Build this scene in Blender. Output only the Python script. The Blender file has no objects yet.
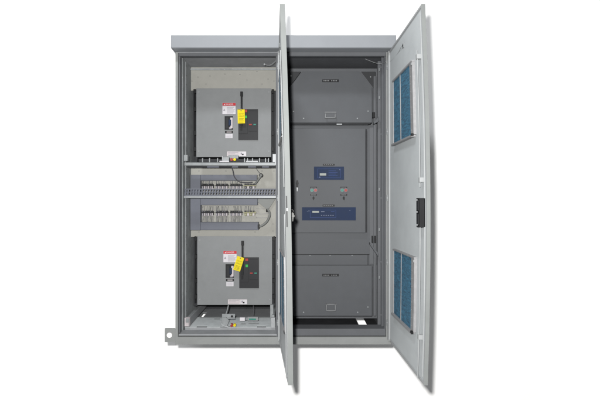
import bpy, math, random
from mathutils import Vector, Matrix
random.seed(7)
S = bpy.context.scene
COL = S.collection
F, D, H = 414.0, 3.02, 1.051          # lens in photo pixels, camera distance to the front frame, eye height
# ------------------------------------------------------------------ materials
def mat(name, col, rough=.5, metal=0., var=.06, scale=9., bump=.0, bscale=300., spec=.16, stretch=None, var2=0, emit=None, coat=0, speck=0):
    m = bpy.data.materials.new(name); m.use_nodes = True
    nt = m.node_tree; b = nt.nodes['Principled BSDF']
    b.inputs['Roughness'].default_value = rough; b.inputs['Metallic'].default_value = metal
    b.inputs['Specular IOR Level'].default_value = spec
    if isinstance(col, (int, float)): col = (col, col, col)
    if not metal: rough = min(1, rough+.1)
    c0 = tuple(c*(1-var) for c in col)+(1,); c1 = tuple(min(1, c*(1+var)) for c in col)+(1,)
    tc = nt.nodes.new('ShaderNodeTexCoord'); mp = nt.nodes.new('ShaderNodeMapping')
    nt.links.new(tc.outputs['Object'], mp.inputs['Vector'])
    if stretch: mp.inputs['Scale'].default_value = stretch
    n = nt.nodes.new('ShaderNodeTexNoise'); n.inputs['Scale'].default_value = scale
    n.inputs['Detail'].default_value = 8; n.inputs['Roughness'].default_value = .65
    nt.links.new(mp.outputs['Vector'], n.inputs['Vector'])
    r = nt.nodes.new('ShaderNodeValToRGB'); r.color_ramp.elements[0].position = .3; r.color_ramp.elements[1].position = .7
    r.color_ramp.elements[0].color = c0; r.color_ramp.elements[1].color = c1
    nt.links.new(n.outputs['Fac'], r.inputs['Fac']); nt.links.new(r.outputs['Color'], b.inputs['Base Color'])
    mr = nt.nodes.new('ShaderNodeMapRange'); mr.inputs['To Min'].default_value = max(0, rough-.08); mr.inputs['To Max'].default_value = min(1, rough+.1)
    nt.links.new(n.outputs['Fac'], mr.inputs['Value']); nt.links.new(mr.outputs['Result'], b.inputs['Roughness'])
    if speck:
        n3 = nt.nodes.new('ShaderNodeTexNoise'); n3.inputs['Scale'].default_value = 95; n3.inputs['Detail'].default_value = 2
        nt.links.new(tc.outputs['Object'], n3.inputs['Vector'])
        r3 = nt.nodes.new('ShaderNodeValToRGB'); r3.color_ramp.elements[0].position = .70; r3.color_ramp.elements[1].position = .74
        nt.links.new(n3.outputs['Fac'], r3.inputs['Fac'])
        mx = nt.nodes.new('ShaderNodeMix'); mx.data_type='RGBA'; mx.inputs[7].default_value=(speck,speck,speck,1)
        nt.links.new(r3.outputs['Color'], mx.inputs[0]); nt.links.new(r.outputs['Color'], mx.inputs[6]); nt.links.new(mx.outputs[2], b.inputs['Base Color'])
    if bump:
        n2 = nt.nodes.new('ShaderNodeTexNoise'); n2.inputs['Scale'].default_value = bscale; n2.inputs['Detail'].default_value = 3
        nt.links.new(mp.outputs['Vector'], n2.inputs['Vector'])
        bp = nt.nodes.new('ShaderNodeBump'); bp.inputs['Strength'].default_value = bump; bp.inputs['Distance'].default_value = .002
        nt.links.new(n2.outputs['Fac'], bp.inputs['Height']); nt.links.new(bp.outputs['Normal'], b.inputs['Normal'])
    return m
M = {}
M['roof']   = mat('pale_grey_paint', (.163,.172,.184), .5, bump=.3, var=.03)
M['frame']  = mat('cabinet_grey_paint', (0.1560,0.1615,0.1599), .5, bump=.3)
M['door']   = mat('door_grey_paint', (.295,.312,.320), .5, bump=.3, scale=5)
M['edge']   = mat('door_edge_paint', (0.2036,0.2106,0.2141), .45, bump=.1)  # door paint darkened in colour to tone down the lamp-lit flanges
M['trim']   = mat('door_edge_trim', (0.1275,0.1343,0.1326), .55)  # same door paint in a darker tone, against overexposed free edges
M['inner']  = mat('inner_frame_paint', (0.1824,0.1889,0.1974), .5, bump=.3, var=.12)
M['inner2'] = mat('inner_wall_paint', (0.1718,0.1819,0.1860), .5, bump=.3, var=.2, scale=14, speck=.3)
M['bay']    = mat('dark_grey_bay_paint', (0.0681,0.0710,0.0765), .5, bump=.3)  # dark grey paint; shade inside the bay also put into the tone
M['bay2']   = mat('dark_grey_panel_paint', (.0545,.0575,.0625), .48, bump=.15)  # panel grey, kept darker to carry part of the bay's shade
M['plate']  = mat('breaker_plate_paint', (.130,.135,.138), .5, bump=.3)
M['cream']  = mat('cream_backplate_paint', (.198,.196,.180), .55, bump=.1)
M['zinc']   = mat('zinc_plated_steel', (0.1615,0.1700,0.1742), .42, metal=.1, var=.15, scale=25)
M['zincb']  = mat('bright_bracket_steel', (0.2160,0.2232,0.2304), .4, metal=.1, var=.12, scale=25)
M['keys']   = mat('key_nickel', (.10,.10,.097), .5, metal=.0, var=.2, scale=60)
M['handle'] = mat('dull_steel_handle', (0.1275,0.1305,0.1350), .45, var=.15, scale=30)
M['gusset'] = mat('gusset_paint', (.024,.025,.027), .55)
M['tray']   = mat('galvanised_tray', (0.3375,0.3578,0.3645), .5, var=.12, scale=16)
M['duct']   = mat('blue_grey_plastic', (0.0770,0.0820,0.0982), .45)
M['black']  = mat('black_plastic', (0.0060,0.0063,0.0070), .45, var=.2)
M['dark']   = mat('charcoal_plastic', (0.0130,0.0135,0.0150), .42, var=.1)
M['dark2']  = mat('dark_void_steel', (.02,.021,.023), .6, var=.25)  # dark steel parts; also colours gaps where only shade lies
M['blue']   = mat('blue_operator_panel', (0.0063,0.0140,0.0378), .6,spec=.2, var=.1)
M['blue2']  = mat('blue_panel_print', (0.0218,0.0383,0.1094), .6,spec=.2, var=.1)
M['lcd']    = mat('display_window', (0.1430,0.1560,0.1430), .3)
M['print']  = mat('pale_print', (.10,.115,.16), .5)
M['white']  = mat('white_label', (0.3570,0.3485,0.3655), .5, var=.04)
M['pinkw']  = mat('pinkish_white_label', (0.3168,0.2904,0.2992), .5, var=.08, scale=40)
M['grey']   = mat('grey_print', (.17,.16,.18), .6)
M['red']    = mat('red_label', (0.3024,0.0180,0.0216), .5, var=.05)
M['redb']   = mat('red_button', (0.1750,0.0225,0.0200), .35, var=.05)
M['green']  = mat('green_button', (0.0220,0.1210,0.0935), .35, var=.05)
M['green2'] = mat('green_flag', (0.0210,0.2100,0.0350), .4, var=.05)
M['yellow'] = mat('yellow_tag', (0.4092,0.3300,0.0026), .5, var=.05)
M['yprint'] = mat('tag_print', (0.0700,0.0560,0.0035), .5)
M['brass']  = mat('terminal_cream_plastic', (.17,.165,.10), .5)
M['hose']   = mat('grey_conduit', (0.1200,0.1240,0.1200), .5)
M['wire']   = mat('dark_wire', (.05,.05,.055), .5)
M['alum']   = mat('filter_frame_aluminium', (0.1949,0.1949,0.1995), .42, metal=.2, var=.1, scale=30)
M['wall']   = mat('white_backdrop_paper', (.9,.9,.9), .9, spec=.0, var=.0)
M['wplug']  = mat('white_plug', (.7,.67,.67), .5)
def filter_mat():
    m = bpy.data.materials.new('blue_filter_fibre'); m.use_nodes = True
    nt = m.node_tree; b = nt.nodes['Principled BSDF']; b.inputs['Roughness'].default_value = .85
    tc = nt.nodes.new('ShaderNodeTexCoord'); mp = nt.nodes.new('ShaderNodeMapping')
    mp.inputs['Rotation'].default_value = (.45, 0, 0); mp.inputs['Scale'].default_value = (1, .7, 3.2)
    nt.links.new(tc.outputs['Object'], mp.inputs['Vector'])
    n = nt.nodes.new('ShaderNodeTexNoise'); n.inputs['Scale'].default_value = 32; n.inputs['Detail'].default_value = 10; n.inputs['Roughness'].default_value = .75
    nt.links.new(mp.outputs['Vector'], n.inputs['Vector'])
    r = nt.nodes.new('ShaderNodeValToRGB'); e = r.color_ramp.elements
    e[0].position = .38; e[0].color = (.006,.032,.062,1); e[1].position = .64; e[1].color = (.026,.125,.205,1)
    nt.links.new(n.outputs['Fac'], r.inputs['Fac']); nt.links.new(r.outputs['Color'], b.inputs['Base Color'])
    n2 = nt.nodes.new('ShaderNodeTexNoise'); n2.inputs['Scale'].default_value = 160; n2.inputs['Detail'].default_value = 6
    nt.links.new(mp.outputs['Vector'], n2.inputs['Vector'])
    bp = nt.nodes.new('ShaderNodeBump'); bp.inputs['Strength'].default_value = .6; bp.inputs['Distance'].default_value = .004
    nt.links.new(n2.outputs['Fac'], bp.inputs['Height']); nt.links.new(bp.outputs['Normal'], b.inputs['Normal'])
    return m
M['filter'] = filter_mat()
# ------------------------------------------------------------------ mesh builder
def X(px, Y=0.): return (px-300)/F*(D+Y)
def Z(py, Y=0.): return (200-py)/F*(D+Y)+H
class MB:
    def __init__(s, fn=None): s.v=[]; s.f=[]; s.m=[]; s.names=[]; s.fn=fn; s.sm=[]
    def mi(s, m):
        if m not in s.names: s.names.append(m)
        return s.names.index(m)
    def add(s, vs, fs, m, smooth=False):
        o = len(s.v); i = s.mi(m)
        for p in vs:
            p = Vector(p); s.v.append(s.fn(p) if s.fn else p)
        for f in fs: s.f.append([a+o for a in f]); s.m.append(i); s.sm.append(smooth)
        return s
    def box(s, x0, x1, y0, y1, z0, z1, m, nz=1):
        x0,x1=sorted((x0,x1)); y0,y1=sorted((y0,y1)); z0,z1=sorted((z0,z1))
        vs=[]; fs=[]
        for k in range(nz+1):
            z=z0+(z1-z0)*k/nz; vs += [(x0,y0,z),(x1,y0,z),(x1,y1,z),(x0,y1,z)]
        for k in range(nz):
            a=4*k
            for j in range(4):
                b=(j+1)%4; fs.append([a+j,a+b,a+4+b,a+4+j])
        fs.append([3,2,1,0]); t=4*nz; fs.append([t,t+1,t+2,t+3])
        return s.add(vs, fs, m)
    def pbox(s, px0, py0, px1, py1, Y, th, m):       # front face seen at the photo's size at depth Y, th deep
        return s.box(X(px0,Y),X(px1,Y),Y,Y+th,Z(py0,Y),Z(py1,Y),m)
    def prism(s, pts, y0, y1, m):                     # pts (x,z) counter-clockwise seen from the front
        n=len(pts); vs=[(x,y0,z) for x,z in pts]+[(x,y1,z) for x,z in pts]
        fs=[list(range(n)), list(range(2*n-1,n-1,-1))]+[[(i+1)%n, i, n+i, n+(i+1)%n] for i in range(n)]
        return s.add(vs, fs, m)
    def cyl(s, c, r, L, m, axis='y', n=20, r2=None, cap=True):
        r2 = r if r2 is None else r2
        c=Vector(c); vs=[]
        for k,(t,rr) in enumerate(((0,r),(L,r2))):
            for i in range(n):
                a=2*math.pi*i/n; p,q=rr*math.cos(a), rr*math.sin(a)
                vs.append(c+(Vector((p,t,q)) if axis=='y' else Vector((t,p,q)) if axis=='x' else Vector((p,q,t))))
        fs=[[i,(i+1)%n,n+(i+1)%n,n+i] for i in range(n)]
        s.add(vs,fs,m,True)
        if cap:
            s.add(vs,[list(range(n))[::-1], list(range(n,2*n))],m)
        return s
    def tube(s, pts, r, m, n=8, sub=6):
        P=[Vector(p) for p in pts]; Q=[]
        for i in range(len(P)-1):
            p0=P[max(i-1,0)];p1=P[i];p2=P[i+1];p3=P[min(i+2,len(P)-1)]
            for k in range(sub):
                t=k/sub
                Q.append(.5*((2*p1)+(p2-p0)*t+(2*p0-5*p1+4*p2-p3)*t*t+(3*p1-p0-3*p2+p3)*t**3))
        Q.append(P[-1]); vs=[]; up=Vector((.13,.97,.2)).normalized()
        for i,q in enumerate(Q):
            d=(Q[min(i+1,len(Q)-1)]-Q[max(i-1,0)]).normalized()
            a=d.cross(up).normalized(); b=a.cross(d)
            for j in range(n):
                w=2*math.pi*j/n; vs.append(q+r*(a*math.cos(w)+b*math.sin(w)))
        fs=[[i*n+j,i*n+(j+1)%n,(i+1)*n+(j+1)%n,(i+1)*n+j] for i in range(len(Q)-1) for j in range(n)]
        fs+= [list(range(n))[::-1],[ (len(Q)-1)*n+j for j in range(n)]]
        return s.add(vs,fs,m,True)
    def text(s, st, cx, cz, y, h, m, w=None):         # raised lettering facing the viewer
        cu=bpy.data.curves.new('lettering','FONT'); cu.body=st; cu.align_x='CENTER'; cu.align_y='CENTER'; cu.size=1; cu.extrude=0
        o=bpy.data.objects.new('lettering',cu); COL.objects.link(o)
        dg=bpy.context.evaluated_depsgraph_get(); me=o.evaluated_get(dg).to_mesh()
        xs=[v.co.x for v in me.vertices]; ys=[v.co.y for v in me.vertices]
        k=h/(max(ys)-min(ys)); kx=k if w is None else w/(max(xs)-min(xs)); mx=(max(xs)+min(xs))/2; my=(max(ys)+min(ys))/2
        vs=[(cx+(v.co.x-mx)*kx,y,cz+(v.co.y-my)*k) for v in me.vertices]; fs=[list(p.vertices) for p in me.polygons]
        o.evaluated_get(dg).to_mesh_clear(); bpy.data.objects.remove(o); bpy.data.curves.remove(cu)
        return s.add(vs,fs,m)
    def mark(s):
        s.marks=getattr(s,'marks',[])+[(len(s.v),len(s.f))]; return s
    def build_each(s, name, parent=None, **kw):         # one object for each marked piece
        mk=[m for m in getattr(s,'marks',[])]+[(len(s.v),len(s.f))]; out=[]
        if mk[0]!=(0,0): mk=[(0,0)]+mk
        for (a,fa),(b,fb) in zip(mk,mk[1:]):
            if b==a: continue
            q=MB(); q.v=s.v[a:b]; q.f=[[i-a for i in f] for f in s.f[fa:fb]]; q.m=s.m[fa:fb]; q.sm=s.sm[fa:fb]; q.names=s.names
            out.append(q.build(name,parent,**kw))
        return out
    def build(s, name, parent=None, label=None, cat=None, group=None, bevel=.0012, kind=None, org=None):
        root=parent
        while root is not None and root.parent: root=root.parent
        L=Vector(org) if org is not None else (root.location.copy() if root else Vector((0,0,0)))
        me=bpy.data.meshes.new(name); me.from_pydata([v-L for v in s.v],[],s.f)
        for n in s.names: me.materials.append(M[n])
        
        for p,i,sm in zip(me.polygons,s.m,s.sm): p.material_index=i; p.use_smooth=sm
        me.validate(); me.update()
        o=bpy.data.objects.new(name,me); COL.objects.link(o)
        if parent: o.parent=parent
        else: o.location=L
        if bevel:
            b=o.modifiers.new('bevel','BEVEL'); b.width=bevel; b.segments=2; b.limit_method='ANGLE'; b.angle_limit=math.radians(40)
        tag(o,label,cat,group,kind); return o
def tag(o,label=None,cat=None,group=None,kind=None):
    if label: o['label']=label
    if cat: o['category']=cat
    if group: o['group']=group
    if kind: o['kind']=kind
def empty(name, loc, label, cat, group=None):
    o=bpy.data.objects.new(name,None); o.empty_display_size=.1; o.location=loc; COL.objects.link(o); tag(o,label,cat,group); return o
# ------------------------------------------------------------------ setting
w=MB(); NX,NZ=80,80; vs=[]                          # added shadow catcher: flat behind the cabinet, swept forward outside to stay white
def sweep(x,z):
    a=max(0,abs(x)-1.15); b=max(0,z-2.5,-.10-z)
    return .815-.13*min(a,3.2)**2-(.24 if z<0 else .09)*min(b,2.4)**2
for j in range(NZ+1):
    for i in range(NX+1):
        x=-4.2+8.4*i/NX; z=-2.4+7.2*j/NZ; vs.append((x,sweep(x,z),z))
q=len(vs); vs+=[(a,b+.01,c) for a,b,c in vs]; W=NX+1
fs=[[j*W+i,j*W+i+1,(j+1)*W+i+1,(j+1)*W+i] for j in range(NZ) for i in range(NX)]
fs+=[[q+v for v in f[::-1]] for f in fs]
w.add(vs,fs,'wall',True); w.build('backdrop',kind='structure',bevel=0)
# ------------------------------------------------------------------ the cabinet
cab=empty('electrical_cabinet',(-.12,.4,0),'tall grey two-bay steel switchgear cabinet with both front doors swung open','cabinet')
XL,XR=-.905,.66
XI,XO=-.885,.625                                     # inner faces of the side walls
ZT=Z(52.6); ZB=Z(344); ZF=-1.0+H                     # body top, base bottom, bay floor
ZL=Z(335.5)
# roof
r=MB()
r.box(-.915,.682,-.09,.813,ZT+.006,Z(35,-.09),'roof')
r.box(-.915,.682,-.09,-.084,Z(48,-.09),ZT+.004,'roof'); 
r.box(-.915,-.908,-.084,.813,Z(48,-.09),ZT+.004,'roof'); r.box(.674,.682,-.084,.813,Z(48,-.09),ZT+.004,'roof')
roof=r.build('roof',cab,bevel=.002)
# outer skin
s=MB(); s.box(XL,XI-.003,0,.8,ZB+.001,ZT,'frame'); s.build('side_panel',cab)
s=MB(); s.box(XO+.003,XR,0,.8,ZB+.001,ZT,'frame'); s.build('side_panel',cab)
s=MB(); s.box(XL+.001,XR-.001,.802,.812,ZB+.002,ZT,'inner'); s.build('back_panel',cab)
s=MB(); s.box(XL+.001,-.1395,0.002,.80,ZT+.0005,ZT+.0055,'inner'); s.build('ceiling_panel',cab)
s=MB(); s.box(-.139,XR-.001,0.002,.80,ZT+.0005,ZT+.0055,'bay'); s.build('ceiling_panel',cab)  # right half of the ceiling coloured darker for the deeper shade there
# front frame
s=MB()
s.box(XL-.001,XI-.002,-.012,.0,ZB+.05,ZT,'frame')                              # left jamb
s.box(XO+.002,XR+.001,-.012,.0,ZB+.05,ZT,'frame')
s.box(XI-.001,XO+.001,-.004,.03,Z(56),ZT,'bay')                             # header, coloured dark because it faces the camera-side lamp
s.box(XI-.001,XI+.010,.002,.03,ZF+.03,Z(56)-.001,'bay'); s.box(XO-.008,XO+.001,.002,.03,ZF+.03,Z(56)-.001,'bay')
s.build('front_frame',cab)
s=MB(); s.box(XL-.002,XR+.002,-.014,.016,ZB,Z(337.2,-.014),'frame')
s.box(XL-.002,XL+.014,.017,.8,ZB,ZF-.006,'frame'); s.box(XR-.014,XR+.002,.017,.8,ZB,ZF-.006,'frame'); s.box(XL-.002,XR+.002,.79,.80,ZB,ZF-.03,'frame')
s.build('base_plinth',cab,bevel=.002)
s=MB(); s.box(-.176,-.118,-.002,.04,ZF,Z(56)-.001,'bay'); s.box(-.168,-.108,.041,.78,ZF+.001,ZT-.003,'bay')
s.build('centre_post',cab)
# floor with its cable cut-outs
fl=MB()
def floor(x0,x1,hx0,hx1,hy0,hy1,m):
    y0,y1=.004,.79
    fl.box(x0,hx0,y0,y1,ZF-.006,ZF,m); fl.box(hx1,x1,y0,y1,ZF-.006,ZF,m)
    fl.box(hx0+.0005,hx1-.0005,y0,hy0,ZF-.006,ZF-.0005,m); fl.box(hx0+.0005,hx1-.0005,hy1,y1,ZF-.006,ZF-.0005,m)
floor(XI,-.169,-.862,-.828,.42,.66,'inner'); floor(-.107,XO,.470,.538,.24,.52,'dark2')
fl.build('floor_plate',cab)
s=MB(); s.box(XI+.001,-.169,-.006,.0,ZL,ZF+.022,'inner'); s.box(XI+.001,-.169,.0005,.10,ZF+.016,ZF+.022,'inner')
s.box(-.107,XO-.001,-.006,.0,ZL,Z(329,-.006),'bay'); s.box(-.107,XO-.001,.0005,.10,Z(329,-.006)-.006,Z(329,-.006),'bay'); s.build('sill',cab)
# left bay inner wall
s=MB()
s.box(XI-.0015,XI+.002,.05,.78,ZF,ZT-.003,'inner2')
for y0,y1,t in ((.085,.10,.003),(.17,.215,.004)):
    s.box(XI+.002,XI+.002+t,y0,y1,ZF+.002,ZT-.01,'inner2')
for k in range(28):
    z=.12+k*.073; s.cyl((XI+.0058,.192,z),.0035,.0012,'black','x',8)
    if k%3==0: s.box(XI+.0055,XI+.006,.087,.092,z,z+.022,'black')
s.box(XI+.002,XI+.005,.022,.034,Z(92,.03),Z(84,.03),'zincb'); s.box(XI+.002,XI+.005,.022,.034,Z(198,.03),Z(192,.03),'zincb'); s.box(XI+.002,XI+.005,.022,.034,Z(306,.03),Z(301,.03),'zincb')
s.build('bay_side_wall',cab)
# right bay inner wall and posts
s=MB()
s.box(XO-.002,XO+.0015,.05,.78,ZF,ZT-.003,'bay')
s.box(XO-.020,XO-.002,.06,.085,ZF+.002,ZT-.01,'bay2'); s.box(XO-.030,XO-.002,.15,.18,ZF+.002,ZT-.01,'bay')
for k in range(28):
    z=.12+k*.073; s.cyl((XO-.0315,.165,z),.0035,.0015,'black','x',8)
for py in (67,134,198,262,315):
    s.cyl((XO-.021,.072,Z(py,.07)),.005,.002,'zincb','x',10)
for py in (68,96,188,228,276): s.pbox(378.9,py,379.7,py+3,.055,.004,'zinc')
s.build('bay_side_wall',cab)
s=MB(); s.box(-.1085,-.105,.05,.78,ZF,ZT-.003,'bay'); s.build('bay_side_wall',cab)
# ---- doors: same construction, (t outward, -u towards the viewer, z)
DW=.76; DZ0,DZ1=Z(385.3,-DW),Z(4,-DW)
def door_fn(xh, free):                                # free: inner-face x at the free edge for top, middle and bottom
    a,b,c=[(p-300)/F*(D-DW) for p in free]
    def fn(p):
        q=(p.z-DZ0)/(DZ1-DZ0); e=c*(1-q)*(1-2*q)+b*4*q*(1-q)+a*q*(2*q-1)
        return Vector((xh+(e-xh)*(-p.y)/DW+p.x,p.y,p.z))
    return fn
def door(xh, free, th, lab, pr=1., lat=True):
    fn=door_fn(xh,free)
    b=MB(fn); b.box(.006,th,-DW,-.018,DZ0,DZ1,'door',16)
    b.box(-.0,.0055,-DW,-DW+.012,DZ0,DZ1,'edge',16)                        # returned flanges on the inside
    b.box(-.006,.0055,-.050,-.018,DZ0,DZ1,'edge',16)
    b.box(.0,.0055,-DW+.0125,-.0505,DZ1-.012,DZ1,'edge'); b.box(.0,.0055,-DW+.0125,-.0505,DZ0,DZ0+.012,'edge')
    b.box(-.0008,th+.0008,-DW-.0012,-DW-.0002,DZ0-.0005,DZ1+.0005,'trim',16)  # thin strip added to darken the free edge under the lamp
    b.box(.0005,.0055,-DW+.035,-DW+.039,DZ0+.03,DZ1-.03,'edge',16)
    b.box(.001,.0055,-.40,-.37,DZ1-.10,DZ1-.075,'zinc'); b.box(.0,.001,-.394,-.376,DZ1-.094,DZ1-.081,'black')
    d=b.build('door',cab,lab,bevel=.0015)
    for z0,z1 in ((H+.385,H+.81),(H-.775,H-.345)):
        f=MB(fn)
        f.box(-.009*pr,.0055,-.3435,-.3365,z0,z1,'alum',4)
        f.box(-.010*pr,.0055,-.180,-.170,z0,z1,'alum',4)
        f.box(-.012*pr,.0055,-.600,-.548,z0,z1,'alum',4)
        f.box(-.022*pr,.0055,-.585,-.165,z0-.012,z0-.0005,'alum'); f.box(-.014*pr,.0055,-.60,-.170,z1+.0005,z1+.010,'alum')
        f.box(-.006*pr,.005,-.3362,-.1803,z0,z1,'filter',4); f.box(-.006*pr,.005,-.5477,-.3438,z0,z1,'filter',4)
        f.box(-.024*pr,-.011*pr,-.600,-.580,z0-.008,z0+.006,'black'); f.box(-.018*pr,-.0125*pr,-.600,-.585,z1-.02,z1-.005,'zinc')
        for k in range(9):
            f.cyl((-.0125*pr-.001,-.562,z0+.03+k*(z1-z0-.06)/8),.003,.0015,'zinc','x',8)
        f.build('filter',d,bevel=.001)
    l=MB(fn)
    l.box(-.026,.0055,-.725,-.672,Z(227,-.7),Z(198,-.7),'black'); l.box(-.030,-.0262,-.712,-.684,Z(225,-.7),Z(214,-.7),'dark'); l.box(-.030,-.0262,-.712,-.684,Z(210.5,-.7),Z(200,-.7),'dark')
    for py in (200,212,225): l.cyl((-.034,-.698,Z(py,-.7)),.005,.004,'zincb','x',10)
    if lat: l.build('latch',d)
    l=MB(fn)
    for q in range(12):
        za=H-1.0+(1.84)*q/12; zb=za+1.84/12
        if Z(227,-.7)<(za+zb)/2<Z(198,-.7): continue
        if q in(0,7) or l.names==[]: l.mark()
        l.cyl((-.014 if lat else -.004,-.700,za),.003,zb-za,'edge','z',10,cap=(q in(0,11)))
    for zz in ((H+.79,H+.10,H-.78) if lat else ()): l.mark().box(-.020,.0055,-.712,-.690,zz,zz+.026,'edge')
    l.build_each('latch_rod',d)
    h=MB()
    for py in (67,132,198,262,322):
        z=Z(py); h.mark().cyl((xh-.004,-.012,z-.022),.0065,.044,'zinc','z',12); h.cyl((xh-.004,-.012,z-.004),.0085,.008,'zincb','z',12)
    h.build_each('hinge',d)
    return d,fn
door(.639,(421.3,426.6,423.9),.020,'right-hand door with two blue filters inside, opened towards the viewer')
dl,fnl=door(-.157,(279.8,285.6,288.0),.027,'middle door seen almost edge-on, hinged on the centre post',.35,False)
s=MB(fnl)
s.cyl((.0275,-.70,Z(206,-.7)),.012,.006,'zincb','x',16); s.box(.0272,.034,-.715,-.685,Z(226,-.7),Z(209,-.7),'dark'); s.build('door_handle',dl)
s=MB(fnl); s.box(.001,.008,-DW-.0022,-DW-.0013,Z(227,-DW),Z(196,-DW),'dark'); s.box(.002,.011,-DW-.004,-DW-.0023,Z(211,-DW),Z(208,-DW),'zinc'); s.build('latch_slot',dl)
# anchor lug
s=MB(); x0,x1,z0,z1=X(165),XL-.0025,Z(342),Z(328.2); cx,cz,rr=X(169.7),Z(335),.019
n=32; vs=[];fs=[]
for y in (-.006,.006):
    for i in range(n):
        a=2*math.pi*i/n; vs.append((cx+rr*math.cos(a),y,cz+rr*math.sin(a)))
    for i in range(n):
        a=2*math.pi*i/n; c,q=math.cos(a),math.sin(a)
        t=min([( (x1-cx)/c if c>1e-6 else (x0-cx)/c if c<-1e-6 else 9),( (z1-cz)/q if q>1e-6 else (z0-cz)/q if q<-1e-6 else 9)])
        vs.append((cx+t*c,y,cz+t*q))
for i in range(n):
    j=(i+1)%n
    fs+=[[i,n+i,n+j,j],[2*n+i,2*n+j,3*n+j,3*n+i],[i,j,2*n+j,2*n+i],[n+i,3*n+i,3*n+j,n+j]]
s.add(vs,fs,'frame')
s.add([(x0,-.006,z0),(x1,-.006,z0)],[], 'frame')
lug=s.build('anchor_lug',cab,bevel=0)
s=MB(); s.cyl((cx,-.0075,cz),.0186,.012,'wplug','y',28); s.cyl((cx,-.009,cz),.011,.0014,'wplug','y',24); s.build('plug',lug,bevel=.0006)  # white disc added in place of the bright backdrop seen through the hole
# ground strap and stay wires
s=MB(); s.tube([(X(280,.0),.03,Z(50)),(X(279,-.05),.0,Z(56)),(X(275,.05),.05,Z(61.5,.05)),(X(270,.08),.08,Z(65,.08)),(X(265,.1),.1,Z(64.6,.1))],.0016,'zincb'); s.cyl((X(264.5,.1),.09,Z(64.6,.1)),.006,.01,'zincb'); s.build('ground_wire',cab,bevel=0)
s=MB(); s.tube([(X(386,-.02),-.03,Z(62,-.02)),(X(382,.05),.05,Z(63.3,.05)),(X(376,.08),.08,Z(63,.08)),(X(368,.12),.12,Z(60,.12)),(X(362,.16),.16,Z(57.5,.16))],.0016,'zincb'); s.build('ground_wire',cab,bevel=0)
s=MB(); s.tube([(X(401.5,-.37),-.37,Z(46,-.37)),(X(398,-.26),-.26,Z(53,-.26)),(X(392,-.1),-.1,Z(60,-.1)),(X(388,.0),-.01,Z(63))],.0013,'zinc'); s.build('ground_wire',cab,bevel=0)
# ------------------------------------------------------------------ left bay fittings
s=MB(); YB=.335
s.pbox(189,68.2,278.4,69.8,YB-.012,.011,'inner2'); s.build('mounting_strip',cab)
for band in ((66,90.5),(166,237)):
  s=MB(); s.pbox(189,band[0],278.4,band[1],YB,.003,'cream')
  for x,y in ((198,77),(210,76),(225,74),(240,74.5),(257,71.5),(268,79),(192,81),(274,81),(206,84),(262,84),(247,80),(196,229),(199,171),(226,171),(262,171),(274,171),(273,224),(273,231),(199,232),(255,232)):
      if band[0]<y<band[1]: s.cyl((X(x,YB),YB-.0012,Z(y,YB)),.0034,.002,'wire','y',10)
  s.build('mounting_plate',cab,bevel=.0008)
s=MB(); s.mark().pbox(193.5,90.8,197.5,166,.345,.4,'dark2'); s.mark().pbox(271,90.8,278,166,.345,.4,'dark2'); s.mark().pbox(193.5,238,197.5,306,.345,.4,'dark2'); s.mark().pbox(272.5,238,278,306,.345,.4,'dark2')
s.build_each('cradle_side',cab)
# deep dark rear baffle
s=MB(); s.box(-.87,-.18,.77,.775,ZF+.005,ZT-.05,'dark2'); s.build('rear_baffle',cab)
def rail(py0,py1,Y,perf):
    s=MB(); x0,x1=XI+.003,-.1695; z0,z1=Z(py1,Y),Z(py0,Y)
    if perf:
        h=(z1-z0); s.box(x0,x1,Y,Y+.003,z0,z0+h*.16,'duct'); s.box(x0,x1,Y,Y+.003,z0+h*.46,z0+h*.56,'duct'); s.box(x0,x1,Y,Y+.003,z1-h*.14,z1,'duct')
        n=34
        for k in range(n):
            xa=x0+(x1-x0)*k/n; wd=(x1-x0)/n*.5
            s.box(xa,xa+wd,Y+.0002,Y+.0028,z0+h*.16,z0+h*.46,'duct')
            s.box(xa+.003,xa+.003+wd,Y+.0002,Y+.0028,z0+h*.56,z1-h*.14,'duct')
        s.box(x0,x1,Y-.018,Y+.003,z0-.016,z0-.0005,'zinc')
    else:
        s.box(x0,x1,Y,Y+.004,z0,z1,'zinc'); s.box(x0,x1,Y+.0045,Y+.045,z1-.005,z1-.001,'zinc')
        s.box(x0,x1,Y+.05,Y+.055,z0-.013,z0+.012,'dark2')
        for k,(a,b) in enumerate(((207,219),(232,238),(248,256),(262,269))): s.pbox(a,py1+.5,b,py1+2.2,Y+.045,.003,'duct')
    return s
rail(162.5,165.5,.14,False).build('cross_rail',cab)
rail(188.6,196,.14,True).build('cross_rail',cab,'perforated grey cross rail in front of the wiring')
s=MB()
s.mark().pbox(183.6,155,187.5,161,.13,.05,'zinc'); s.mark().pbox(272.6,154,277.2,162.3,.13,.03,'zincb'); s.pbox(275,160,277.2,165,.12,.04,'zincb')
s.build_each('rail_bracket',cab)
s=MB(); s.pbox(198.5,158.8,269,162,.21,.12,'dark2')
for x in (202,209,217,244,247,252,259,265,268): s.pbox(x,158.2,x+1,162.3,.19,.02,'zinc')
s.pbox(246,160.8,258,162.2,.17,.02,'zincb'); s.build('racking_gear',cab,bevel=.0006)
# wiring ducts
Yd=.285
def duct(boxes):
    s=MB()
    for i,b in enumerate(boxes):
        s.pbox(*b,Yd-.001*i,.048,'duct'); 
    return s
duct([(190.4,174.8,200.4,197.9),(200.6,174.8,257,180.6)]).build('wire_duct',cab)
duct([(190.4,198.2,200.4,230.2),(200.6,198.2,257.5,205),(200.6,222.2,258.5,230)]).build('wire_duct',cab)
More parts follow.
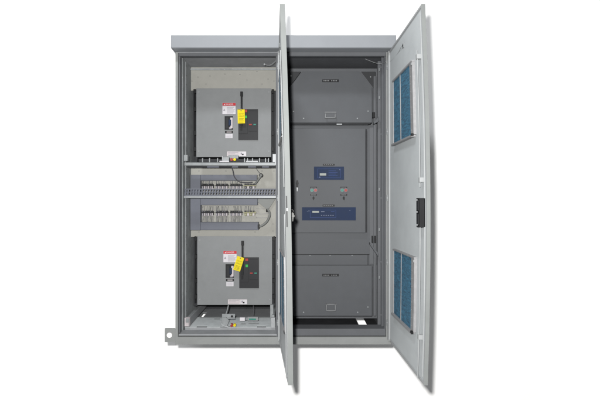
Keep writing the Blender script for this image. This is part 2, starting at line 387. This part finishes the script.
# terminal blocks and wires
def terminals(py, span_w):
    for k,(a,b) in enumerate(((202,213.4),(216,228),(230.3,242),(244.4,255.2))):
        s=MB(); Yt=.300; last=(k==3); LC='brass' if span_w else 'wire'; n=6 if not last else 4
        s.pbox(a,py+.6,b,py+4.4,Yt+.012,.022,'dark' if not last else LC)
        for i in range(n):
            xa=a+(b-a)*i/n; xb=a+(b-a)*(i+.72)/n
            s.pbox(xa,py,xb,py+2.2,Yt,.012,random.choice(['black','dark','wire'])); s.pbox(xa+.1,py+2.7,xb,py+5.2,Yt+.004,.01,'pinkw' if i%2 else 'grey' if not last else LC)
            s.cyl((X((xa+xb)/2,Yt-.002),Yt-.002,Z(py+3.8,Yt)),.0028,.006,'zincb','y',8)
        if last: s.pbox(a-1,py+1.6,b+1,py+2.6,Yt-.002,.01,'brass')
        else: s.pbox(a-.8,py+1.4,b+.8,py+2.1,Yt-.003,.01,'black')
        s.build('terminal_block',cab,bevel=.0005)
        if not last or span_w:
            wmb=MB()
            for i in range(n*3-2):
                x=a+.4+(b-a-.8)*i/(3*n-3); j=random.uniform(-1.1,1.1); g=random.choice(['wire','grey','grey','duct','hose','hose','duct'])
                if random.random()<.55: wmb.mark().tube([(X(x+j,.315),.315,Z(py-4.4,.315)),(X(x+j*.4,.305),.304,Z(py-2,.305)),(X(x,.31),.312,Z(py+.4,.31))],.0012,g,6,3)
                if span_w and not last: wmb.mark().tube([(X(x,.312),.314,Z(py+5,.312)),(X(x+j*.5,.303),.303,Z(py+8,.303)),(X(x+j,.318),.318,Z(py+12.3,.318))],.001,g,6,3)
                elif not span_w and random.random()<.4: pass
            wmb.build_each('wire',cab,bevel=0)
terminals(183.6,False); terminals(210.6,True)
s=MB()
for j in (208.5,213.5,217.5): s.mark().tube([(X(256,.33),.33,Z(j,.33)),(X(262,.33),.328,Z(j+.3,.33)),(X(270,.33),.33,Z(j-.2,.33))],.0009,'grey',5,3)
s.build_each('wire',cab,bevel=0)
# conduits
s=MB(); s.tube([(X(267.6,.30),.30,Z(209,.3)),(X(269.8,.27),.27,Z(214,.27)),(X(267.2,.27),.27,Z(221,.27)),(X(262,.28),.28,Z(225.5,.28)),(X(258,.29),.29,Z(226.6,.29))],.0085,'hose',12,8)
P=[(267.6,209),(269.8,214),(267.2,221),(262,225.5)]
s.cyl((X(267.5,.3),.30,Z(212,.3)),.0115,.022,'black','z',14); s.pbox(257.6,224.6,259.4,228.8,.272,.03,'black')
s.build('conduit',cab,bevel=0)
s=MB(); s.prism([(X(266,.31),Z(208.6,.31)),(X(269,.31),Z(208.6,.31)),(X(276,.31),Z(198,.31)),(X(257,.31),Z(198,.31)),(X(257,.31),Z(201.5,.31))],.31,.326,'hose'); s.build('cable_boot',cab)
s=MB(); s.cyl((X(251.5,.27),.27,Z(175.3,.27)),.0,.0,'black') if False else None
s.tube([(X(261,.30),.33,Z(174,.30)),(X(261,.27),.27,Z(175.3,.27)),(X(258.6,.26),.265,Z(179,.26)),(X(255,.28),.29,Z(184,.28))],.008,'hose',12,8)
s.cyl((X(261,.27),.262,Z(175.3,.27)),.016,.03,'black','y',18); s.cyl((X(261,.27),.258,Z(175.3,.27)),.009,.004,'hose','y',14)
s.build('conduit',cab,bevel=0)
s=MB(); s.tube([(X(231,.18),.2,Z(166,.18)),(X(232.5,.2),.22,Z(171,.2)),(X(234,.22),.25,Z(177,.22)),(X(239,.25),.275,Z(181.5,.25)),(X(247,.25),.278,Z(182.4,.25)),(X(252,.25),.278,Z(182,.25))],.0042,'wire',8,6); s.build('cable',cab,bevel=0)
s=MB(); s.tube([(X(255,.18),.2,Z(166,.18)),(X(257,.2),.24,Z(170,.2)),(X(260.5,.25),.26,Z(174,.25))],.002,'wire',8,5); s.build('cable',cab,bevel=0)
# ---- lower carriage tray
s=MB(); ya,yb=.14,.41; zt=H-.969; xa,xb=X(185,.14),X(275.5,.14)
xs=[xa,X(196.6,.14),X(207,.14),X(257,.14),X(266,.14),xb]
s.box(xa,xb,ya+.025,yb,zt-.004,zt,'tray')
s.box(xs[0],xs[1],ya,ya+.0248,zt-.004,zt,'tray'); s.box(xs[2],xs[3],ya,ya+.0248,zt-.004,zt,'tray'); s.box(xs[4],xs[5],ya,ya+.0248,zt-.004,zt,'tray')
s.box(xa,xb,ya+.004,ya+.007,ZF+.001,zt-.0045,'inner')
for a,b,c in ((214,220,.34),(245,259,.30),(228,235,.38)): s.box(X(a,c),X(b,c),c,c+.012,zt+.0002,zt+.0008,'black')
s.build('carriage_tray',cab,bevel=.001)
s=MB(); s.box(-.868,-.845,.12,.72,H-.93,H-.90,'zinc'); s.box(-.845,-.842,.12,.72,H-.96,H-.90,'inner'); s.pbox(184.5,318,189.5,326.5,.13,.03,'pinkw'); s.build('slide_rail',cab)
s=MB(); s.box(-.215,-.196,.16,.72,H-.93,H-.885,'zinc'); s.pbox(271,318,275,328,.13,.03,'zincb'); s.pbox(270.2,305,273.4,318,.2,.03,'zinc'); s.build('slide_rail',cab)
def interlock(x,y,Y,big):
    s=MB()
    if big:
        s.pbox(222,314,235,317.2,Y,.003,'zinc'); s.pbox(222,317.4,226.5,324.5,Y,.003,'zinc'); s.pbox(226.7,317.4,235,318.9,Y,.003,'zinc')
        s.prism([(X(220.5,Y),Z(326.6,Y)),(X(227,Y),Z(326.6,Y)),(X(229.5,Y),Z(320,Y)),(X(226,Y),Z(316.5,Y)),(X(224,Y),Z(320,Y))],Y-.02,Y-.004,'zinc')
        s.cyl((X(232,Y),Y-.002,Z(316.4,Y)),.009,.006,'black','y',14)
        e=MB(); e.pbox(239.8,317.8,244.8,321,Y+.05,.02,'white'); e.build('white_sensor_block',cab); e=MB(); e.pbox(247.5,317.2,258,320.8,Y+.06,.02,'zinc'); e.pbox(249,318.6,256,320,Y+.058,.002,'green'); e.build('auxiliary_switch',cab)
        s.build('interlock_plate',cab,bevel=.0008); s=MB()
        s.mark().tube([(X(228,.28),.30,Z(306,.28)),(X(227,.25),.25,Z(311,.25)),(X(225.5,.22),.2,Z(316,.22))],.005,'zinc',8,5)
        s.mark().tube([(X(253,.28),.3,Z(306,.28)),(X(253.5,.28),.27,Z(312,.28)),(X(252.8,.26),.25,Z(318,.26))],.0022,'wire',6,5)
        s.mark().tube([(X(220.8,.12),.12,Z(321,.12)),(X(222,.1),.11,Z(325.5,.1)),(X(227,.1),.11,Z(327,.1)),(X(231,.1),.12,Z(325,.1))],.0028,'zincb',8,5)
    else:
        s.pbox(228.4,155.2,238.2,158.4,Y+.06,.03,'zinc'); s.pbox(222,157,229,162.2,Y,.03,'zinc'); s.pbox(219.4,160.8,229,162,Y-.01,.009,'white'); s.pbox(222,156,223,160,Y-.006,.005,'zincb')
    o=s.build('interlock_bracket',cab,bevel=.0008) if not big else s.build_each('linkage_rod',cab,bevel=0)[-1]
    k=MB(); k.cyl((X(x,Y),Y-.012,Z(y,Y)),.0115,.02,'redb','y',16); k.cyl((X(x+3,Y),Y-.010,Z(y,Y)),.0105,.02,'yellow','y',16); k.build('knob',o,bevel=.001)
interlock(231.8,159.6,.17,False); interlock(231.8,325,.13,True)
# ------------------------------------------------------------------ circuit breakers
def breaker():
    Y=.30
    root=empty('circuit_breaker',(X(233.5,Y),Y,Z(157,Y)),'','circuit breaker','draw-out circuit breakers in the left bay')
    s=MB(); s.pbox(196.3,88.2,271.2,157,Y,.004,'plate')
    for x,y in ((199,151.2),(269,151.2),(199,92),(269,92)): s.cyl((X(x,Y),Y-.003,Z(y,Y)),.0045,.003,'inner','y',12)
    s.build('front_plate',root)
    s=MB(); s.box(X(198,Y),X(269.5,Y),Y+.006,.65,Z(155.5,Y),Z(90,Y),'dark2'); s.build('housing',root)
    s=MB()
    for a,b,c in ((193.6,193.4,194.6),(271.6,272.6,273.8)):
        s.mark()
        for py in (89,107,131,147): s.pbox(a,py,a+2.4,py+4,Y+.006,.03,'black')
        s.pbox(b,89,c,156,Y+.015,.2,'black')
    s.build_each('side_clip',root)
    s=MB(); s.pbox(238.3,109,257.9,139.8,Y-.010,.0098,'dark'); s.pbox(238.6,109.3,247.5,133.3,Y-.016,.0058,'dark'); s.pbox(240.4,127,242.3,130.6,Y-.0175,.0014,'black')
    s.pbox(248.6,110.5,257,110.9,Y-.0107,.0006,'black'); s.pbox(248.6,131,257,131.4,Y-.0107,.0006,'black')
    op=s.build('operator_cover',root)
    for (a,b,c,d,m,n,dy) in ((244.3,109.6,247.2,112.2,'redb','push_button',.018),(244.6,115.6,247,118.2,'green2','push_button',.018),(249.0,123.9,251.8,125.2,'redb','indicator_flag',.0122),(253.4,123.9,256,125.2,'green','indicator_flag',.0122)):
        q=MB(); q.pbox(a,b,c,d,Y-.004-dy,.004+dy-.0103,m); q.build(n,op,bevel=.0006)
    s=MB(); s.pbox(240.6,92,242.4,126,Y-.030,.010,'black'); s.pbox(240.2,91.4,242.8,96,Y-.033,.016,'black'); s.pbox(240.6,108,242.4,112,Y-.020,.0198,'black'); s.build('lever',root,bevel=.002)
    s=MB(); s.pbox(222,102.6,236,114.4,Y-.0022,.002,'grey'); s.pbox(222.5,103,235.6,105.6,Y-.003,.0007,'red'); s.pbox(222.5,106,235.6,114.1,Y-.003,.0007,'white')
    s.text('DANGER',X(229.5,Y),Z(104.3,Y),Y-.0033,.012,'white',.062)
    s.prism([(X(223.8,Y),Z(105.1,Y)),(X(225.2,Y),Z(105.1,Y)),(X(224.5,Y),Z(103.6,Y))],Y-.0034,Y-.0031,'white')
    s.prism([(X(223.2,Y),Z(110.8,Y)),(X(225.4,Y),Z(110.8,Y)),(X(224.3,Y),Z(108.6,Y))],Y-.0034,Y-.0031,'grey')
    for k in range(6): s.pbox(227,107+k*1.15,random.uniform(233,235),107.42+k*1.15,Y-.0034,.0003,'grey')
    s.build('warning_label',root,bevel=0)
    s=MB(); s.pbox(224.6,116,233,129.7,Y-.004,.0038,'black'); s.pbox(230.3,117.5,232.6,128.2,Y-.008,.0036,'pinkw'); s.pbox(228.6,119.6,231,125.5,Y-.014,.012,'blue'); s.pbox(225.4,117.4,228.2,128.6,Y-.006,.0018,'dark')
    s.pbox(229,127,231.6,129,Y-.007,.0028,'grey'); s.build('trip_unit',root,bevel=.0008)
    s=MB(); s.pbox(225,131,233,133,Y-.003,.0028,'black'); s.pbox(226.6,131.6,231.6,132.4,Y-.0036,.0005,'pinkw'); s.pbox(225.4,133.8,232.6,138.2,Y-.002,.0018,'white')
    for k in range(3): s.pbox(226.2,134.7+k*1.1,231.6,135+k*1.1,Y-.0024,.0003,'grey')
    s.build('rating_label',root,bevel=0)
    s=MB(); s.pbox(227,151.4,246.2,156.2,Y-.0022,.002,'pinkw'); s.pbox(239.6,151.6,245.9,156,Y-.0028,.0005,'white'); s.pbox(242,153.8,243.6,155.2,Y-.0034,.0005,'black'); s.pbox(240.6,152.6,242,154.4,Y-.0034,.0005,'grey')
    for k in range(3): s.pbox(228,152.4+k*1.2,random.uniform(235,238.4),152.75+k*1.2,Y-.0027,.0004,'grey')
    s.build('instruction_label',root,bevel=0)
    return root
def copy_tree(o,parent=None):
    c=o.copy(); COL.objects.link(c)
    if parent: c.parent=parent
    for ch in list(o.children): copy_tree(ch,c)
    return c
b1=breaker(); b1['label']='upper draw-out circuit breaker with a straight-hanging yellow tag, above the wiring plate'
b2=copy_tree(b1); b2.location=(b1.location.x+.0075,.30,b1.location.z-1.187); b2['label']='lower draw-out circuit breaker with a tilted yellow tag, just above the bottom tray'
def yellow_tag(cx,cy,ang,lab):
    Y=.262; x,z=X(cx,Y),Z(cy,Y)
    s=MB(); s.box(x-.0285,x+.0285,Y,Y+.001,z-.112,z,'yellow')
    s.text('DO NOT',x+.002,z-.035,Y-.0006,.011,'yprint',.04); s.text('OPERATE',x+.002,z-.055,Y-.0006,.011,'yprint',.044)
    for k in range(4): s.box(x-.019,x+.019-.004*(k%2),Y-.0005,Y-.0001,z-.073-.009*k,z-.0755-.009*k,'yprint')
    s.cyl((x,Y-.0008,z-.010),.0045,.0006,'black','y',14)
    s.tube([(x,Y-.001,z-.010),(x,Y-.004,z+.004),(x+.001,.266,z+.012)],.001,'white',6,4)
    for i,v in enumerate(s.v):
        d=v-Vector((x,Y,z-.01)); c,q=math.cos(ang),math.sin(ang)
        u=Vector((d.x*c-d.z*q,d.y,d.x*q+d.z*c)); u.y-=.08*max(0,-d.z)
        s.v[i]=u+Vector((x,Y,z-.01))
    t=s.build('safety_tag',None,lab,'tag','yellow tags on the breaker levers',bevel=0,org=(x,Y,z))
yellow_tag(241.1,109.4,math.radians(2),'yellow cardboard tag hanging straight over the upper breaker control cover')
yellow_tag(240.4,256.9,math.radians(-17),'yellow cardboard tag tilted to the left beside the lower breaker lever')
# ------------------------------------------------------------------ right bay fittings
YC=.19
s=MB(); s.box(-.104,XO-.003,.30,.305,ZF+.05,ZT-.02,'bay'); s.build('rear_baffle',cab)
def cover(name,pts,Y,lblrect,hnd,screws,lab):
    s=MB(); s.prism(pts,Y,Y+.004,'bay2')
    xs=[p[0] for p in pts]; zs=[p[1] for p in pts]
    s.box(min(xs),max(xs),Y+.0045,Y+.10,min(zs),min(zs)+.004,'bay2')
    o=s.build(name,cab,lab)
    a,b,c,d=lblrect; l=MB(); l.pbox(a,b,c,d,Y-.002,.0018,'black')
    n=9
    for k in range(n):
        if k!=4: l.pbox(a+1.2+(c-a-2.4)*k/n,b+.8,a+1.2+(c-a-2.4)*(k+.6)/n,d-.8,Y-.0025,.0004,'handle')
    l.build('nameplate',o,bevel=0)
    a,b,c,d=hnd; h=MB(); h.pbox(a,b,c,d,Y-.004,.0038,'bay2')
    x0,x1=X(a+1,Y-.03),X(c-1,Y-.03); z0,z1=Z(d-.8,Y-.03),Z(b+1.6,Y-.03)
    h.tube([(x0,Y-.004,z1),(x0,Y-.024,z1),(x0,Y-.028,(z0+z1)/2),(x0,Y-.028,z0+.006),(x0+.006,Y-.028,z0),(x1-.006,Y-.028,z0),(x1,Y-.028,z0+.006),(x1,Y-.028,(z0+z1)/2),(x1,Y-.024,z1),(x1,Y-.004,z1)],.0042,'handle',10,4)
    h.box(X(a,Y),X(c,Y),Y-.009,Y-.0042,Z(b,Y)-.006,Z(b,Y),'handle')
    h.build('handle',o)
    for x,y in screws:
        q=MB(); q.cyl((X(x,Y),Y-.0045,Z(y,Y)),.0052,.0045,'zinc','y',12); q.build('screw',o,bevel=.0006)
    return o
c=[(X(289.4,YC),Z(122.6,YC)),(X(372,YC),Z(122.6,YC)),(X(372,YC),Z(87,YC)),(X(360,YC),Z(71.5,YC)),(X(302.5,YC),Z(71.5,YC)),(X(289.4,YC),Z(87,YC))]
cover('access_cover',c,YC,(322.3,79.3,338.8,82),(324.6,112,336.2,118.4),((293.5,111.5),(303.6,118.4),(357.3,118.4),(368,111.2)),'upper removable cover with clipped top corners')
c=[(X(289.4,.17),Z(316,.17)),(X(372,.17),Z(316,.17)),(X(372,.17),Z(265.6,.17)),(X(289.4,.17),Z(265.6,.17))]
cover('access_cover',c,.17,(322.3,274,338.8,276.4),(325.6,303.6,336.4,311.6),((303.6,312.2),(357.6,312.2),(367.8,307),(293,307.5)),'lower rectangular removable cover')
# gussets
s=MB()
s.mark().prism([(X(361.5,.21),Z(71,.21)),(X(376,.21),Z(71,.21)),(X(376,.21),Z(90,.21))],.225,.229,'gusset'); s.cyl((X(370.5,.225),.221,Z(77,.225)),.0045,.004,'zincb'); s.mark().prism([(X(301,.21),Z(71,.21)),(X(287.5,.21),Z(89,.21)),(X(287.5,.21),Z(71,.21))],.225,.229,'gusset')
s.cyl((X(291,.225),.221,Z(76,.225)),.0045,.004,'zincb')
s.build_each('gusset',cab)
# mid frame plate
YM=.228
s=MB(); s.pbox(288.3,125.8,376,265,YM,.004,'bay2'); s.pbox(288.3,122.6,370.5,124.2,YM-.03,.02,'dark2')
s.pbox(289.5,254.2,372,254.9,YM-.001,.0012,'black'); s.pbox(367.7,255,368.3,265,YM-.001,.0012,'black'); s.pbox(288.3,124.6,368,125.5,YM-.012,.01,'bay2')
for x,y in ((310,255.4),(330,255.4),(352,255.4)): s.cyl((X(x,YM),YM-.004,Z(y,YM)),.0035,.004,'zinc')
s.build('inner_frame',cab,bevel=.0008)
s=MB(); s.box(X(336.5,.18),X(342,.18),.17,.19,Z(125.3,.18),Z(123.7,.18),'zinc'); s.build('catch',cab)
s=MB()
for y0,y1 in ((116.5,125.5),(240.5,250)):
    a=[(X(372.5,.17),Z(y1,.17)),(X(372.5,.17),Z(y1-2,.17)),(X(378.6,.12),Z(y0,.12)),(X(378.6,.12),Z(y0+5,.12))] if y0<200 else [(X(369,.15),Z(y0+1.5,.15)),(X(378,.12),Z(y1+3,.12)),(X(378,.12),Z(y1+6.5,.12)),(X(369,.15),Z(y0+3.5,.15))]
    if y0>200: a=a[::-1]
    s.mark().prism(a,.11,.15,'bay2')
s.mark().pbox(372.5,112,375,117.5,.17,.02,'black'); s.mark().pbox(372,236,373.2,243,.17,.02,'black'); s.mark().pbox(374.6,236,376,243,.17,.02,'black')
s.build_each('corner_bracket',cab)
# tall dividers right of the covers
s=MB(); s.mark().pbox(369.5,127,376.6,264,YM-.004,.0035,'bay'); s.mark().pbox(373.6,76,376,316,.215,.01,'bay'); s.build_each('filler_strip',cab)
# control door
YD=.19
s=MB(); s.pbox(290,128.4,365.4,232.9,YD,.034,'bay2'); s.pbox(366.0,129,367,232.4,YD+.018,.012,'dark2')  # dark strip stands in for the shadow along the door's right edge
cd=s.build('control_panel_door',cab,bevel=.002)
def display(a,b,c,d,wide):
    s=MB(); s.pbox(a,b,c,d,YD-.006,.0058,'blue')
    if wide:
        s.pbox(a+8,b+2.6,a+34,b+10.4,YD-.0068,.0006,'blue2'); s.pbox(a+8.3,b+2.9,a+33.7,b+10.1,YD-.0073,.0004,'blue')
        s.pbox(a+10.3,b+3.6,a+17,b+5.5,YD-.008,.0006,'lcd')
        s.pbox(a+19,b+4,a+22.5,b+4.7,YD-.0078,.0004,'print'); s.pbox(a+29,b+4,a+32.4,b+4.5,YD-.0078,.0004,'blue2')
        for k in range(6): s.pbox(a+19+k*2.3,b+7.7,a+20.2+k*2.3,b+8.4,YD-.0078,.0004,'print')
        s.prism([(X(a+4.6,YD),Z(b+3.4,YD)),(X(a+5.4,YD),Z(b+4.6,YD)),(X(a+5.8,YD),Z(b+3.4,YD)),(X(a+5.4,YD),Z(b+4,YD))],YD-.0068,YD-.0062,'print')
        s.pbox(a+6.3,b+3.4,a+7.6,b+3.9,YD-.0068,.0006,'print'); s.pbox(a+47.6,b+3,a+48.2,b+3.5,YD-.0068,.0006,'print')
    else:
        s.pbox(a+3.4,b+2,c-3.2,d-1.8,YD-.0068,.0006,'blue2'); s.pbox(a+3.7,b+2.3,c-3.5,d-2.1,YD-.0073,.0004,'blue')
        s.pbox(a+5.8,b+6.6,a+12.2,b+8.9,YD-.008,.0006,'lcd'); s.cyl((X(a+5.8,YD),YD-.0078,Z(b+10.6,YD)),.004,.0006,'print')
        for k in range(4): s.pbox(a+14.5,b+4+k*1.6,a+22+1.5*(k%2),b+4.4+k*1.6,YD-.0078,.0004,'blue2')
        s.pbox(c-4.6,b+2.8,c-3.9,b+3.4,YD-.0078,.0004,'print')
    s.build('display_panel',cd,bevel=.0006)
display(314,166.6,344,179.7,False); display(302,207.3,355.8,220.4,True)
def nameplate(a,b,c,d):
    s=MB(); s.pbox(a,b,c,d,YD-.002,.0018,'black'); n=5
    for k in range(n): s.pbox(a+1+(c-a-2)*k/n,b+(d-b)*.32,a+1+(c-a-2)*(k+.6)/n,b+(d-b)*.68,YD-.0025,.0004,'handle')
    s.build('nameplate',cd,bevel=0)
nameplate(323,163.9,334.7,165.5); nameplate(322.6,204.6,334.6,206.5)
for x in (310.2,340.4):
    nameplate(x,186.7,x+6.8,187.9); nameplate(x,194,x+6.8,195.8)
    for dx,m in ((1.7,'green'),(5.3,'redb')):
        s=MB(); s.cyl((X(x+dx,YD),YD-.006,Z(190.3,YD)),.0135,.006,'grey','y',24); s.cyl((X(x+dx,YD),YD-.013,Z(190.3,YD)),.0112,.007,m,'y',24); s.build('push_button',cd,bevel=.0015)
    s=MB(); s.cyl((X(x+3.3,YD),YD-.008,Z(198,YD)),.0085,.008,'black','y',18)
    q=.5 if x>320 else 0
    cx,cz=X(x+3.3,YD),Z(198,YD); L=.015
    s.prism([(cx-.003,cz-L),(cx+.003+q*.004,cz-L),(cx+.003,cz+L*.8),(cx-.003,cz+L*.8)],YD-.017,YD-.0082,'black'); s.build('selector_switch',cd,bevel=.001)
s=MB(); cx,cz=X(297.2,YD),Z(183.4,YD)
s.cyl((cx,YD-.006,cz),.011,.006,'black','y',20); s.prism([(cx-.0075,cz-.030),(cx+.0075,cz-.030),(cx+.009,cz+.008),(cx+.004,cz+.024),(cx-.004,cz+.024),(cx-.009,cz+.008)],YD-.020,YD-.0062,'black')
s.prism([(cx-.003,cz-.062),(cx+.003,cz-.062),(cx+.005,cz-.031),(cx-.005,cz-.031)],YD-.014,YD-.0105,'zincb'); s.build('lock',cd,bevel=.002)
# keys on the middle door
kx,ky=X(290.6,-.66),-.66
kr=MB()
pts=[(kx+.008+.013*math.cos(a),ky,Z(212,-.66)+.013*math.sin(a)) for a in [i*math.pi/8 for i in range(17)]]
kr.tube(pts,.0016,'keys',6,2)
kz=Z(218,-.66)
kr.cyl((kx+.016,ky-.002,kz+.010),.011,.003,'keys','y',18); kr.prism([(kx+.013,kz-.03),(kx+.018,kz-.03),(kx+.020,kz),(kx+.012,kz)],ky-.002,ky+.001,'keys')
kr.cyl((kx+.020,ky-.008,kz-.004),.012,.003,'keys','y',18); kr.prism([(kx+.014,kz-.046),(kx+.020,kz-.046),(kx+.024,kz-.014),(kx+.016,kz-.014)],ky-.008,ky-.005,'keys')
kr.cyl((kx-.012,ky,Z(208,-.66)),.006,.016,'zinc','x',10)
for i,v in enumerate(kr.v):
    c=Vector((kx,ky,Z(209,-.66))); kr.v[i]=c+(v-c)*.72
kr.build('key_ring',None,'small bunch of silver keys hanging at the edge of the middle door','keys',bevel=0,org=(kx,ky,kz))
# ------------------------------------------------------------------ camera and light
cam=bpy.data.cameras.new('camera'); co=bpy.data.objects.new('camera',cam); COL.objects.link(co); S.camera=co
co.location=(0,-D,H); co.rotation_euler=(math.pi/2,0,0); cam.sensor_width=36; cam.lens=F/600*36; cam.clip_end=200; cam.clip_start=.05
def look(o,p): o.rotation_euler=(Vector(p)-o.location).to_track_quat('-Z','Y').to_euler()
fl=bpy.data.lights.new('flash','POINT'); fl.energy=815; fl.shadow_soft_size=.036; fl.color=(1,.99,.97)  # added lamp beside the camera; casts the drop shadow, whitens the backdrop
fo=bpy.data.objects.new('flash',fl); COL.objects.link(fo); fo.location=(-.088,-D-.02,H+.135)
kl=bpy.data.lights.new('ceiling_lamp','AREA'); kl.shape='RECTANGLE'; kl.size=.5; kl.size_y=.25; kl.energy=66; kl.color=(.96,.98,1)
ko=bpy.data.objects.new('ceiling_lamp',kl); COL.objects.link(ko); ko.location=(-.7,-1.9,H+2.75); look(ko,(0,.2,H))
wd=bpy.data.worlds.new('World'); S.world=wd; wd.use_nodes=True
bg=wd.node_tree.nodes['Background']; bg.inputs[0].default_value=(.95,.98,1,1); bg.inputs[1].default_value=.13
S.view_settings.view_transform='Standard'; S.view_settings.look='None'; S.view_settings.exposure=0; S.view_settings.gamma=1
